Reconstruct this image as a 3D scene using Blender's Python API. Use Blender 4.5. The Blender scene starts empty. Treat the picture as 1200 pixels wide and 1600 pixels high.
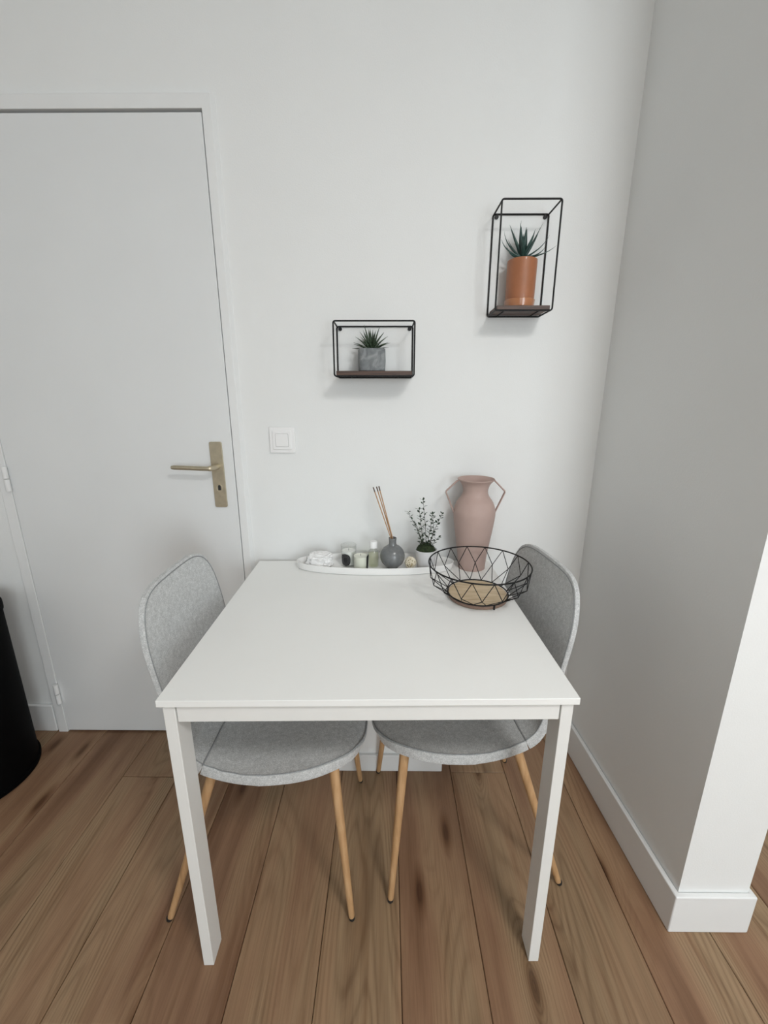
import bpy, bmesh, math, random
from mathutils import Vector, Matrix

random.seed(7)
SC = bpy.context.scene
COL = SC.collection
PI = math.pi
e = 0.0004

# ------------------------------------------------------------------ camera
cam_d = bpy.data.cameras.new('camera')
cam = bpy.data.objects.new('camera', cam_d)
COL.objects.link(cam)
R_ = Vector((0.99997, 0.007746, 0.000386))
U_ = Vector((-0.002382, 0.259344, 0.965782))
F_ = Vector((-0.007381, 0.965754, -0.259355))
cam.matrix_world = Matrix(((R_.x, U_.x, -F_.x, 0.03958),
                           (R_.y, U_.y, -F_.y, -1.39165),
                           (R_.z, U_.z, -F_.z, 1.27983),
                           (0, 0, 0, 1)))
cam_d.sensor_fit = 'HORIZONTAL'
cam_d.sensor_width = 36.0
cam_d.lens = 36.0 * 654.063 / 1200.0
cam_d.clip_start = 0.02
SC.camera = cam

# ------------------------------------------------------------------ light
SC.view_settings.view_transform = 'Standard'
SC.view_settings.look = 'None'
SC.view_settings.exposure = -0.16
SC.view_settings.gamma = 1.0
SC.view_settings.use_curve_mapping = False
SC.cycles.use_denoising = True
SC.cycles.max_bounces = 10
SC.cycles.diffuse_bounces = 6
SC.cycles.transparent_max_bounces = 16

world = bpy.data.worlds.new('world')
SC.world = world
world.use_nodes = True
world.node_tree.nodes['Background'].inputs[0].default_value = (0.80, 0.90, 1.0, 1)
world.node_tree.nodes['Background'].inputs[1].default_value = 1.0


def window_light(name, x0, x1, z0, z1, y, power, col):
    l = bpy.data.lights.new(name, 'AREA')
    l.shape = 'RECTANGLE'
    l.size = x1 - x0
    l.size_y = z1 - z0
    l.energy = power
    l.color = col
    o = bpy.data.objects.new(name, l)
    COL.objects.link(o)
    o.location = ((x0 + x1) / 2, y, (z0 + z1) / 2)
    o.rotation_euler = (PI / 2, 0, 0)      # faces +y, into the room
    return o


REAR = -4.6
WIN = [(0.95, 2.35, 0.35, 2.25), (-0.55, 0.35, 0.9, 2.25)]
window_light('daylight', *WIN[0], REAR - 0.10, 88, (0.91, 0.965, 1.0))
window_light('daylight', *WIN[1], REAR - 0.10, 14, (0.91, 0.965, 1.0))


# ------------------------------------------------------------------ node helpers
def mat(name):
    m = bpy.data.materials.new(name)
    m.use_nodes = True
    nt = m.node_tree
    b = nt.nodes['Principled BSDF']
    return m, nt, b


def srgb(r, g, b):
    f = lambda c: (c / 255 / 12.92) if c / 255 <= 0.04045 else ((c / 255 + 0.055) / 1.055) ** 2.4
    return (f(r), f(g), f(b), 1)


def node(nt, t, **kw):
    n = nt.nodes.new(t)
    for k, v in kw.items():
        if k in n.inputs:
            n.inputs[k].default_value = v
        else:
            setattr(n, k, v)
    return n


def link(nt, a, b):
    nt.links.new(a, b)


def ramp(nt, fac, stops):
    r = nt.nodes.new('ShaderNodeValToRGB')
    els = r.color_ramp.elements
    while len(els) < len(stops):
        els.new(0.5)
    for e, (p, c) in zip(els, stops):
        e.position = p
        e.color = c
    link(nt, fac, r.inputs[0])
    return r


def math_n(nt, op, a, b=None, clamp=False):
    n = nt.nodes.new('ShaderNodeMath')
    n.operation = op
    n.use_clamp = clamp
    for i, v in enumerate((a, b)):
        if v is None:
            continue
        if isinstance(v, (int, float)):
            n.inputs[i].default_value = v
        else:
            link(nt, v, n.inputs[i])
    return n.outputs[0]


def mixc(nt, fac, a, b, blend='MIX'):
    n = nt.nodes.new('ShaderNodeMix')
    n.data_type = 'RGBA'
    n.blend_type = blend
    for i, v in ((0, fac), (6, a), (7, b)):
        if isinstance(v, (int, float)):
            n.inputs[i].default_value = v
        elif isinstance(v, tuple):
            n.inputs[i].default_value = v
        else:
            link(nt, v, n.inputs[i])
    return n.outputs[2]


def plain(name, col, rough=0.5, metal=0.0, spec=0.5, var=0.04, vscale=30, bump=0.0, bscale=200, coat=0.0):
    """one colour with a little procedural unevenness"""
    m, nt, b = mat(name)
    tc = node(nt, 'ShaderNodeTexCoord')
    nz = node(nt, 'ShaderNodeTexNoise', Scale=vscale, Detail=3.0)
    link(nt, tc.outputs['Object'], nz.inputs['Vector'])
    dark = tuple(c * (1 - var) for c in col[:3]) + (1,)
    lite = tuple(min(1, c * (1 + var)) for c in col[:3]) + (1,)
    r = ramp(nt, nz.outputs['Fac'], [(0.3, dark), (0.7, lite)])
    link(nt, r.outputs[0], b.inputs['Base Color'])
    b.inputs['Roughness'].default_value = rough
    b.inputs['Metallic'].default_value = metal
    b.inputs['Specular IOR Level'].default_value = spec
    b.inputs['Coat Weight'].default_value = coat
    if bump:
        n2 = node(nt, 'ShaderNodeTexNoise', Scale=bscale, Detail=2.0)
        link(nt, tc.outputs['Object'], n2.inputs['Vector'])
        bp = node(nt, 'ShaderNodeBump', Strength=bump, Distance=0.001)
        link(nt, n2.outputs['Fac'], bp.inputs['Height'])
        link(nt, bp.outputs[0], b.inputs['Normal'])
    return m


M = {}
M['wall'] = plain('wall_paint', (0.80, 0.81, 0.805, 1), 0.62, var=0.012, vscale=3, bump=0.25, bscale=260, spec=0.3)
M['ceiling'] = plain('ceiling_paint', (0.82, 0.82, 0.81, 1), 0.8, var=0.01, vscale=3)
M['trim'] = plain('trim_paint', (0.80, 0.81, 0.81, 1), 0.38, var=0.01, vscale=8)
M['door'] = plain('door_paint', (0.76, 0.775, 0.78, 1), 0.42, var=0.012, vscale=4, bump=0.08, bscale=120)
M['table'] = plain('white_laminate', (0.87, 0.875, 0.86, 1), 0.36, var=0.008, vscale=6)
M['table_leg'] = plain('white_lacquer', (0.79, 0.79, 0.77, 1), 0.40, var=0.01, vscale=12)
M['switch'] = plain('switch_plastic', (0.86, 0.86, 0.86, 1), 0.28, var=0.005)
M['seam'] = plain('switch_gap_shade', (0.5, 0.5, 0.5, 1), 0.8)  # grey that puts the shade around the rocker into the colour
M['gap'] = plain('gap_shade', (0.03, 0.03, 0.03, 1), 0.9)  # near-black colour standing in for shade in the door gap and keyhole
M['brass'] = plain('aged_brass', srgb(192, 182, 160), 0.42, 0.8, var=0.08, vscale=60)
M['black'] = plain('black_metal', (0.0045, 0.0045, 0.005, 1), 0.5, var=0.1, spec=0.3)
M['bin'] = plain('black_bin', (0.0018, 0.0018, 0.002, 1), 0.7, var=0.1, spec=0.06)
M['beech'] = None
M['foot'] = plain('black_rubber', (0.015, 0.014, 0.014, 1), 0.6)
M['vase'] = plain('pink_matt', srgb(179, 155, 147), 0.62, var=0.03, vscale=25, bump=0.1, bscale=400)
M['vase_in'] = plain('pink_matt_inner', srgb(178, 146, 137), 0.65, var=0.03)
M['grey_cer'] = plain('grey_ceramic', srgb(112, 114, 115), 0.25, var=0.12, vscale=80, coat=0.2)
M['tray'] = plain('white_ceramic', (0.84, 0.84, 0.83, 1), 0.3, var=0.01)
M['stick'] = plain('reed', srgb(178, 142, 108), 0.7, var=0.1, vscale=90)
M['stick_tip'] = plain('dark_reed', srgb(96, 78, 66), 0.7, var=0.1, vscale=90)
M['plant_pot'] = plain('pale_pot', (0.66, 0.66, 0.67, 1), 0.5, var=0.04)
M['leaf_small'] = plain('small_leaf', srgb(50, 68, 52), 0.5, var=0.3, vscale=120)
M['twig'] = plain('twig', srgb(60, 58, 42), 0.7, var=0.2, vscale=120)
M['moss'] = plain('moss', srgb(40, 52, 28), 0.9, var=0.5, vscale=150, bump=0.6, bscale=500)
M['aloe'] = plain('aloe_leaf', srgb(44, 72, 66), 0.42, var=0.22, vscale=90)
M['soil'] = plain('soil', srgb(58, 46, 36), 0.95, var=0.4, vscale=200)
M['terra'] = plain('terracotta', srgb(160, 102, 68), 0.5, var=0.06, vscale=40, coat=0.15)
M['saucer'] = plain('glazed_terracotta', srgb(176, 118, 80), 0.25, var=0.06, vscale=40, coat=0.5)
M['wax'] = plain('wax', srgb(236, 237, 224), 0.4, var=0.02)
M['wax_white'] = plain('wax_white', srgb(240, 241, 238), 0.4, var=0.02)
M['cap'] = plain('white_cap', (0.86, 0.86, 0.86, 1), 0.35)
M['label'] = plain('black_label', (0.014, 0.014, 0.016, 1), 0.5)
M['label_line'] = plain('label_print', (0.25, 0.25, 0.26, 1), 0.5)
M['rattan'] = plain('pale_rattan', srgb(236, 228, 208), 0.7, var=0.1, vscale=150)
M['rattan_core'] = plain('rattan_core', srgb(196, 182, 150), 0.9, var=0.2, vscale=150)


def glass(name, tint, k=1.0):
    m, nt, b = mat(name)
    nt.nodes.remove(b)
    out = nt.nodes['Material Output']
    tr = node(nt, 'ShaderNodeBsdfTransparent')
    tr.inputs[0].default_value = tint
    gl = node(nt, 'ShaderNodeBsdfGlossy')
    gl.inputs['Roughness'].default_value = 0.03
    fr = node(nt, 'ShaderNodeLayerWeight', Blend=0.5)
    f2 = math_n(nt, 'MULTIPLY_ADD', math_n(nt, 'POWER', fr.outputs['Facing'], 3.0), 0.45 * k)
    nt.nodes[-1].inputs[2].default_value = 0.035 * k
    mx = node(nt, 'ShaderNodeMixShader')
    link(nt, f2, mx.inputs[0])
    link(nt, tr.outputs[0], mx.inputs[1])
    link(nt, gl.outputs[0], mx.inputs[2])
    link(nt, mx.outputs[0], out.inputs[0])
    return m


M['glass'] = glass('clear_glass', (0.965, 0.97, 0.965, 1))
M['pane'] = glass('window_glass', (0.97, 0.98, 0.98, 1))
M['liquid'] = glass('pale_liquid', (0.95, 0.955, 0.86, 1), 0.4)


def make_bag():
    m, nt, b = mat('clear_plastic_bag')
    tc = node(nt, 'ShaderNodeTexCoord')
    nz = node(nt, 'ShaderNodeTexNoise', Scale=70.0, Detail=3.0)
    link(nt, tc.outputs['Object'], nz.inputs['Vector'])
    r = ramp(nt, nz.outputs['Fac'], [(0.3, (0.80, 0.80, 0.80, 1)), (0.7, (0.92, 0.92, 0.92, 1))])
    link(nt, r.outputs[0], b.inputs['Base Color'])
    b.inputs['Roughness'].default_value = 0.22
    bp = node(nt, 'ShaderNodeBump', Strength=0.5, Distance=0.002)
    link(nt, nz.outputs['Fac'], bp.inputs['Height'])
    link(nt, bp.outputs[0], b.inputs['Normal'])
    return m


M['bag'] = make_bag()
M['lamp'], _nt, _b = mat('fill_lamp_glow')
_b.inputs['Base Color'].default_value = (0.9, 0.9, 0.88, 1)
_b.inputs['Emission Color'].default_value = (1.0, 0.99, 0.965, 1)
_b.inputs['Emission Strength'].default_value = 50.0  # glow of the added ceiling fill lamp


def make_concrete():
    m, nt, b = mat('grey_marbled_concrete')
    tc = node(nt, 'ShaderNodeTexCoord')
    n1 = node(nt, 'ShaderNodeTexNoise', Scale=38.0, Detail=4.0, Distortion=1.2)
    link(nt, tc.outputs['Object'], n1.inputs['Vector'])
    r = ramp(nt, n1.outputs['Fac'], [(0.30, srgb(98, 102, 106)), (0.5, srgb(122, 126, 128)), (0.72, srgb(148, 152, 153))])
    link(nt, r.outputs[0], b.inputs['Base Color'])
    b.inputs['Roughness'].default_value = 0.7
    return m


M['concrete'] = make_concrete()


def make_haworthia():
    m, nt, b = mat('striped_succulent')
    tc = node(nt, 'ShaderNodeTexCoord')
    w = node(nt, 'ShaderNodeTexWave', Scale=75.0, Distortion=3.0, Detail=2.0)
    w.bands_direction = 'Z'
    link(nt, tc.outputs['Object'], w.inputs['Vector'])
    r = ramp(nt, w.outputs['Fac'], [(0.0, srgb(30, 46, 32)), (0.75, srgb(44, 62, 42)), (1.0, srgb(112, 130, 104))])
    link(nt, r.outputs[0], b.inputs['Base Color'])
    b.inputs['Roughness'].default_value = 0.45
    return m


M['haworthia'] = make_haworthia()


def make_fabric():
    m, nt, b = mat('grey_melange_fabric')
    tc = node(nt, 'ShaderNodeTexCoord')
    n1 = node(nt, 'ShaderNodeTexNoise', Scale=420.0, Detail=2.0)
    n2 = node(nt, 'ShaderNodeTexNoise', Scale=95.0, Detail=3.0)
    for n in (n1, n2):
        link(nt, tc.outputs['Object'], n.inputs['Vector'])
    r1 = ramp(nt, n1.outputs['Fac'], [(0.33, (0.42, 0.43, 0.435, 1)), (0.52, (0.535, 0.545, 0.545, 1)), (0.72, (0.67, 0.675, 0.675, 1))])
    r2 = ramp(nt, n2.outputs['Fac'], [(0.3, (0.87, 0.87, 0.87, 1)), (0.7, (1.08, 1.08, 1.08, 1))])
    c = mixc(nt, 1.0, r1.outputs[0], r2.outputs[0], 'MULTIPLY')
    link(nt, c, b.inputs['Base Color'])
    b.inputs['Roughness'].default_value = 0.9
    b.inputs['Specular IOR Level'].default_value = 0.15
    b.inputs['Sheen Weight'].default_value = 0.25
    b.inputs['Sheen Roughness'].default_value = 0.5
    bp = node(nt, 'ShaderNodeBump', Strength=0.35, Distance=0.0012)
    link(nt, n1.outputs['Fac'], bp.inputs['Height'])
    link(nt, bp.outputs[0], b.inputs['Normal'])
    return m


M['fabric'] = make_fabric()
M['piping'] = plain('grey_piping', (0.27, 0.28, 0.285, 1), 0.9, var=0.15, vscale=300)


def make_simple_wood(name, a, b_, c, sx, sy, sz, rough=0.5):
    m, nt, b = mat(name)
    tc = node(nt, 'ShaderNodeTexCoord')
    mp = node(nt, 'ShaderNodeMapping')
    mp.inputs['Scale'].default_value = (sx, sy, sz)
    link(nt, tc.outputs['Object'], mp.inputs['Vector'])
    n1 = node(nt, 'ShaderNodeTexNoise', Scale=1.0, Detail=5.0, Distortion=0.6)
    link(nt, mp.outputs[0], n1.inputs['Vector'])
    r = ramp(nt, n1.outputs['Fac'], [(0.28, a), (0.5, b_), (0.72, c)])
    link(nt, r.outputs[0], b.inputs['Base Color'])
    b.inputs['Roughness'].default_value = rough
    return m


M['beech'] = make_simple_wood('beech', srgb(172, 134, 94), srgb(188, 149, 107), srgb(202, 165, 124), 90, 90, 6)
M['board'] = make_simple_wood('dark_walnut', srgb(52, 38, 32), srgb(74, 54, 45), srgb(96, 72, 60), 8, 140, 140)
M['bowl_wood'] = make_simple_wood('light_wood', srgb(176, 154, 124), srgb(196, 176, 146), srgb(212, 194, 166), 14, 120, 120)
M['bowl_edge'] = make_simple_wood('wood_edge', srgb(112, 90, 78), srgb(126, 102, 88), srgb(140, 114, 100), 60, 60, 200)


def make_floor_wood():
    m, nt, b = mat('oak_laminate')
    tc = node(nt, 'ShaderNodeTexCoord')
    oi = node(nt, 'ShaderNodeObjectInfo')
    off = nt.nodes.new('ShaderNodeCombineXYZ')
    link(nt, math_n(nt, 'MULTIPLY', oi.outputs['Random'], 37.0), off.inputs[0])
    link(nt, math_n(nt, 'MULTIPLY', oi.outputs['Random'], 91.0), off.inputs[1])
    link(nt, math_n(nt, 'MULTIPLY', oi.outputs['Random'], 53.0), off.inputs[2])

    def coords(sx, sy):
        v = node(nt, 'ShaderNodeVectorMath', operation='MULTIPLY')
        link(nt, tc.outputs['Object'], v.inputs[0])
        v.inputs[1].default_value = (sx, sy, 0.0)
        a = node(nt, 'ShaderNodeVectorMath', operation='ADD')
        link(nt, v.outputs[0], a.inputs[0])
        link(nt, off.outputs[0], a.inputs[1])
        return a.outputs[0]

    # knots
    vo = node(nt, 'ShaderNodeTexVoronoi', Scale=1.0, voronoi_dimensions='2D')
    link(nt, coords(8.0, 2.3), vo.inputs['Vector'])
    sep = node(nt, 'ShaderNodeSeparateColor')
    link(nt, vo.outputs['Color'], sep.inputs[0])
    has = math_n(nt, 'GREATER_THAN', sep.outputs[0], 0.60)
    near = math_n(nt, 'SUBTRACT', 1.0, math_n(nt, 'MULTIPLY', vo.outputs['Distance'], 2.1), True)
    bulge = math_n(nt, 'MULTIPLY', math_n(nt, 'POWER', near, 2.2), has)
    # cathedral grain = contour lines of a stretched noise field, pulled round the knots
    n1 = node(nt, 'ShaderNodeTexNoise', Scale=1.0, Detail=1.0, Roughness=0.4, Distortion=0.2)
    link(nt, coords(5.0, 0.55), n1.inputs['Vector'])
    field = math_n(nt, 'ADD', n1.outputs['Fac'], math_n(nt, 'MULTIPLY', bulge, 0.14))
    fine = node(nt, 'ShaderNodeTexNoise', Scale=1.0, Detail=3.0)
    link(nt, coords(45.0, 5.0), fine.inputs['Vector'])
    field2 = math_n(nt, 'ADD', field, math_n(nt, 'MULTIPLY', fine.outputs['Fac'], 0.012))
    rings = math_n(nt, 'SINE', math_n(nt, 'MULTIPLY', field2, 300.0))
    ring01 = math_n(nt, 'MULTIPLY_ADD', rings, 0.5)
    nt.nodes[-1].inputs[2].default_value = 0.5
    rr = ramp(nt, ring01, [(0.0, (0.80, 0.765, 0.735, 1)), (0.30, (0.96, 0.955, 0.95, 1)), (0.8, (1.02, 1.02, 1.02, 1)), (1.0, (1.07, 1.07, 1.06, 1))])
    amp = node(nt, 'ShaderNodeTexNoise', Scale=1.0, Detail=2.0)
    link(nt, coords(9.0, 1.1), amp.inputs['Vector'])
    ampf = ramp(nt, amp.outputs['Fac'], [(0.42, (0.08, 0.08, 0.08, 1)), (0.64, (1, 1, 1, 1))])
    # slow colour changes: tan - olive - reddish brown
    n3 = node(nt, 'ShaderNodeTexNoise', Scale=1.0, Detail=3.0, Roughness=0.55)
    link(nt, coords(8.0, 0.8), n3.inputs['Vector'])
    base = ramp(nt, n3.outputs['Fac'], [(0.27, srgb(114, 83, 61)), (0.41, srgb(138, 106, 82)), (0.52, srgb(152, 123, 96)), (0.63, srgb(148, 124, 97)), (0.76, srgb(126, 100, 76))])
    # dark heart streaks
    n4 = node(nt, 'ShaderNodeTexNoise', Scale=1.0, Detail=4.0, Distortion=0.5)
    link(nt, coords(20.0, 1.3), n4.inputs['Vector'])
    streak = ramp(nt, n4.outputs['Fac'], [(0.57, (1, 1, 1, 1)), (0.70, (0.70, 0.62, 0.56, 1))])
    # pores
    n5 = node(nt, 'ShaderNodeTexNoise', Scale=1.0, Detail=3.0)
    link(nt, coords(330.0, 8.0), n5.inputs['Vector'])
    pores = ramp(nt, n5.outputs['Fac'], [(0.32, (0.88, 0.87, 0.86, 1)), (0.56, (1.03, 1.04, 1.04, 1))])
    c = mixc(nt, ampf.outputs[0], base.outputs[0], mixc(nt, 1.0, base.outputs[0], rr.outputs[0], 'MULTIPLY'))
    c = mixc(nt, 0.9, c, streak.outputs[0], 'MULTIPLY')
    c = mixc(nt, 1.0, c, pores.outputs[0], 'MULTIPLY')
    knot = ramp(nt, bulge, [(0.30, (1, 1, 1, 1)), (0.60, (0.70, 0.63, 0.57, 1)), (0.80, (0.36, 0.28, 0.22, 1))])
    c = mixc(nt, 1.0, c, knot.outputs[0], 'MULTIPLY')
    tone = ramp(nt, oi.outputs['Random'], [(0.0, (0.92, 0.91, 0.90, 1)), (1.0, (1.04, 1.03, 1.02, 1))])
    c = mixc(nt, 1.0, c, tone.outputs[0], 'MULTIPLY')
    link(nt, c, b.inputs['Base Color'])
    b.inputs['Roughness'].default_value = 0.5
    b.inputs['Specular IOR Level'].default_value = 0.35
    bp = node(nt, 'ShaderNodeBump', Strength=0.12, Distance=0.0006)
    link(nt, n5.outputs['Fac'], bp.inputs['Height'])
    link(nt, bp.outputs[0], b.inputs['Normal'])
    return m


M['floor'] = make_floor_wood()
M['underlay'] = plain('underlay', srgb(46, 34, 26), 0.9)


# ------------------------------------------------------------------ mesh helpers
def tag(o, label=None, cat=None, group=None, kind=None):
    if label: o['label'] = label
    if cat: o['category'] = cat
    if group: o['group'] = group
    if kind: o['kind'] = kind
    return o


def empty(name, loc=(0, 0, 0), rz=0.0):
    o = bpy.data.objects.new(name, None)
    o.empty_display_size = 0.05
    COL.objects.link(o)
    o.location = loc
    o.rotation_euler = (0, 0, rz)
    return o


def obj(name, bm, m, parent=None, smooth=False, bevel=0.0, seg=2, angle=40):
    me = bpy.data.meshes.new(name)
    bmesh.ops.recalc_face_normals(bm, faces=bm.faces)
    bm.to_mesh(me)
    bm.free()
    return obj_me(name, me, m, parent, smooth, bevel, seg, angle)


def obj_me(name, me, m, parent=None, smooth=False, bevel=0.0, seg=2, angle=40):
    if m is not None and not me.materials:
        me.materials.append(m)
    o = bpy.data.objects.new(name, me)
    COL.objects.link(o)
    if parent is not None:
        o.parent = parent
    if smooth or bevel:
        me.shade_smooth()
        if hasattr(me, 'set_sharp_from_angle'):
            me.set_sharp_from_angle(angle=math.radians(angle))
    if bevel:
        b = o.modifiers.new('bevel', 'BEVEL')
        b.width = bevel
        b.segments = seg
        b.limit_method = 'ANGLE'
        b.angle_limit = math.radians(50)
        b.harden_normals = True
    return o


def box(bm, x0, x1, y0, y1, z0, z1):
    v = [bm.verts.new(p) for p in ((x0, y0, z0), (x1, y0, z0), (x1, y1, z0), (x0, y1, z0),
                                   (x0, y0, z1), (x1, y0, z1), (x1, y1, z1), (x0, y1, z1))]
    for f in ((0, 3, 2, 1), (4, 5, 6, 7), (0, 1, 5, 4), (1, 2, 6, 5), (2, 3, 7, 6), (3, 0, 4, 7)):
        bm.faces.new([v[i] for i in f])
    return v


def boxo(name, dims, m, parent=None, bevel=0.0, seg=2):
    bm = bmesh.new()
    box(bm, *dims)
    return obj(name, bm, m, parent, bevel=bevel, seg=seg)


def prism(bm, poly, z0, z1):
    """vertical prism over a polygon of (x, y)"""
    a = [bm.verts.new((x, y, z0)) for x, y in poly]
    b = [bm.verts.new((x, y, z1)) for x, y in poly]
    n = len(poly)
    bm.faces.new(a[::-1])
    bm.faces.new(b)
    for i in range(n):
        bm.faces.new((a[i], a[(i + 1) % n], b[(i + 1) % n], b[i]))


def lathe(bm, prof, n=40, c=(0, 0), sx=1.0, sy=1.0, closed=False):
    """prof: list of (r, z) from bottom to top (or round a closed loop)"""
    rings = []
    for r, z in prof:
        if r < 1e-6:
            rings.append([bm.verts.new((c[0], c[1], z))])
        else:
            rings.append([bm.verts.new((c[0] + sx * r * math.cos(2 * PI * i / n), c[1] + sy * r * math.sin(2 * PI * i / n), z)) for i in range(n)])
    k = len(rings)
    for j in range(k if closed else k - 1):
        a, b = rings[j], rings[(j + 1) % k]
        for i in range(n):
            i2 = (i + 1) % n
            if len(a) == 1 and len(b) == 1:
                continue
            if len(a) == 1:
                bm.faces.new((a[0], b[i2], b[i]))
            elif len(b) == 1:
                bm.faces.new((a[i], a[i2], b[0]))
            else:
                bm.faces.new((a[i], a[i2], b[i2], b[i]))


def tube(bm, pts, rad, n=8, closed=False, caps=True, flat=None, up=None):
    """sweep; rad number or list; flat=(a,b) half axes for a strip"""
    pts = [Vector(p) for p in pts]
    k = len(pts)
    rings = []
    prev = None
    for i in range(k):
        if closed:
            t = (pts[(i + 1) % k] - pts[i - 1]).normalized()
        else:
            t = (pts[min(i + 1, k - 1)] - pts[max(i - 1, 0)]).normalized()
        if prev is None:
            ref = Vector(up) if up else (Vector((0, 0, 1)) if abs(t.z) < 0.9 else Vector((1, 0, 0)))
            u = (ref - t * ref.dot(t)).normalized()
        else:
            u = (prev - t * prev.dot(t)).normalized()
        prev = u
        w = t.cross(u)
        r = rad[i] if isinstance(rad, (list, tuple)) else rad
        ring = []
        for j in range(n):
            a = 2 * PI * (j + 0.5) / n
            if flat:
                ring.append(bm.verts.new(pts[i] + u * (flat[0] * math.cos(a)) + w * (flat[1] * math.sin(a))))
            else:
                ring.append(bm.verts.new(pts[i] + (u * math.cos(a) + w * math.sin(a)) * r))
        rings.append(ring)
    for i in range(k if closed else k - 1):
        a, b = rings[i], rings[(i + 1) % k]
        for j in range(n):
            bm.faces.new((a[j], a[(j + 1) % n], b[(j + 1) % n], b[j]))
    if caps and not closed:
        bm.faces.new(rings[0][::-1])
        bm.faces.new(rings[-1])


def round_rect(x0, x1, z0, z1, r, seg=4):
    """outline in (x, z)"""
    p = []
    for cx, cz, a0 in ((x1 - r, z1 - r, 0), (x0 + r, z1 - r, 90), (x0 + r, z0 + r, 180), (x1 - r, z0 + r, 270)):
        for i in range(seg + 1):
            a = math.radians(a0 + 90 * i / seg)
            p.append((cx + r * math.cos(a), cz + r * math.sin(a)))
    return p


def catmull(P, n):
    """n samples along a Catmull-Rom through P (any dimension), evenly by parameter"""
    out = []
    m = len(P) - 1
    for i in range(n):
        t = i / (n - 1) * m
        k = min(int(t), m - 1)
        f = t - k
        p0, p1, p2, p3 = (P[max(k - 1, 0)], P[k], P[k + 1], P[min(k + 2, m)])
        out.append(tuple(0.5 * (2 * b + (c - a) * f + (2 * a - 5 * b + 4 * c - d) * f * f + (-a + 3 * b - 3 * c + d) * f ** 3)
                         for a, b, c, d in zip(p0, p1, p2, p3)))
    return out


# ------------------------------------------------------------------ room shell
LEFT, RIGHT, CEIL = -2.0, 3.0, 2.52
XR0, XR1, YP = 0.7287, 0.7535, -0.6385        # side wall: at the back wall, at its free end
XO0, XO1 = 0.905, 0.9235

# floor: slab plus planks
floor = boxo('floor', (LEFT - 0.1, RIGHT + 0.1, REAR - 0.1, 0.1, -0.06, -0.0125), M['underlay'])
tag(floor, 'oak coloured plank floor running away from the camera to the white wall', 'floor', kind='structure')
PW, PL = 0.1925, 1.285
plank_me = {}


def plank(i, y0, y1):
    w = PW / 2 - 0.0007
    L = y1 - y0
    key = round(L, 3)
    if key not in plank_me:
        bm = bmesh.new()
        c = 0.0016
        h = L / 2 - 0.0008
        lo = [bm.verts.new(p) for p in ((-w, -h, -0.0125), (w, -h, -0.0125), (w, h, -0.0125), (-w, h, -0.0125))]
        mid = [bm.verts.new(p) for p in ((-w, -h, -c), (w, -h, -c), (w, h, -c), (-w, h, -c))]
        hi = [bm.verts.new(p) for p in ((-w + c, -h + c, 0), (w - c, -h + c, 0), (w - c, h - c, 0), (-w + c, h - c, 0))]
        bm.faces.new(lo[::-1])
        bm.faces.new(hi)
        for a, b in ((lo, mid), (mid, hi)):
            for k in range(4):
                bm.faces.new((a[k], a[(k + 1) % 4], b[(k + 1) % 4], b[k]))
        me = bpy.data.meshes.new('plank')
        bm.to_mesh(me)
        bm.free()
        me.materials.append(M['floor'])
        plank_me[key] = me
    o = bpy.data.objects.new('plank', plank_me[key])
    COL.objects.link(o)
    o.parent = floor
    o.location = (0.0745 + (i + 0.5) * PW, (y0 + y1) / 2, 0)


JOINT = {-5: -0.2185, 1: -0.192, -4: -0.822, -3: -1.30, -2: -1.05, -1: -1.26, 0: -1.12, 2: -0.93, 3: -1.42, 4: -1.05, -6: -1.2}
i_lo = math.floor((LEFT - 0.0745) / PW)
i_hi = math.ceil((RIGHT - 0.0745) / PW)
for i in range(i_lo, i_hi):
    j = JOINT.get(i, -random.uniform(0.1, 1.2))
    cuts = [0.0]
    y = j
    while y > 0:
        y -= PL
    while y - PL > REAR:
        cuts.append(y)
        y -= PL
    cuts += [y, REAR]
    for a, b in zip(cuts[:-1], cuts[1:]):
        if a - b > 0.01:
            plank(i, b, a)

# ceiling
ceil = boxo('ceiling', (LEFT - 0.1, RIGHT + 0.1, REAR - 0.1, 0.1, CEIL, CEIL + 0.08), M['ceiling'])
tag(ceil, 'plain white painted ceiling above the room', 'ceiling', kind='structure')

# added fill lamp on the ceiling, out of view, to brighten the tabletop
cl = empty('ceiling_fill_lamp', (0.85, -1.95, CEIL))
tag(cl, 'added round ceiling fill lamp, unseen behind the viewer', 'lamp')
bm = bmesh.new()
lathe(bm, [(0, -e), (0.27, -e), (0.27, -0.035), (0.25, -0.04), (0, -0.04)], 48)
obj('fill_lamp_base', bm, M['trim'], cl, smooth=True)
bm = bmesh.new()
lathe(bm, [(0.245, -0.0405), (0.235, -0.062), (0.18, -0.078), (0, -0.085)], 48)
obj('fill_lamp_shade', bm, M['lamp'], cl, smooth=True)

# back wall with a door opening
DX0, DX1, DZ = -1.2305, -0.4655, 2.0425       # door leaf incl. gaps
bm = bmesh.new()
box(bm, LEFT - 0.1, DX0 - 0.01, 0, 0.12, 0, CEIL)
box(bm, DX1 + 0.01, RIGHT + 0.1, 0, 0.12, 0, CEIL)
box(bm, DX0 - 0.01, DX1 + 0.01, 0, 0.12, DZ + 0.01, CEIL)
box(bm, DX0 - 0.01, DX1 + 0.01, 0.09, 0.12, 0, DZ + 0.01)
wb = obj('wall_back', bm, M['wall'])
tag(wb, 'white painted back wall behind the table and shelves', 'wall', kind='structure')
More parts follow.
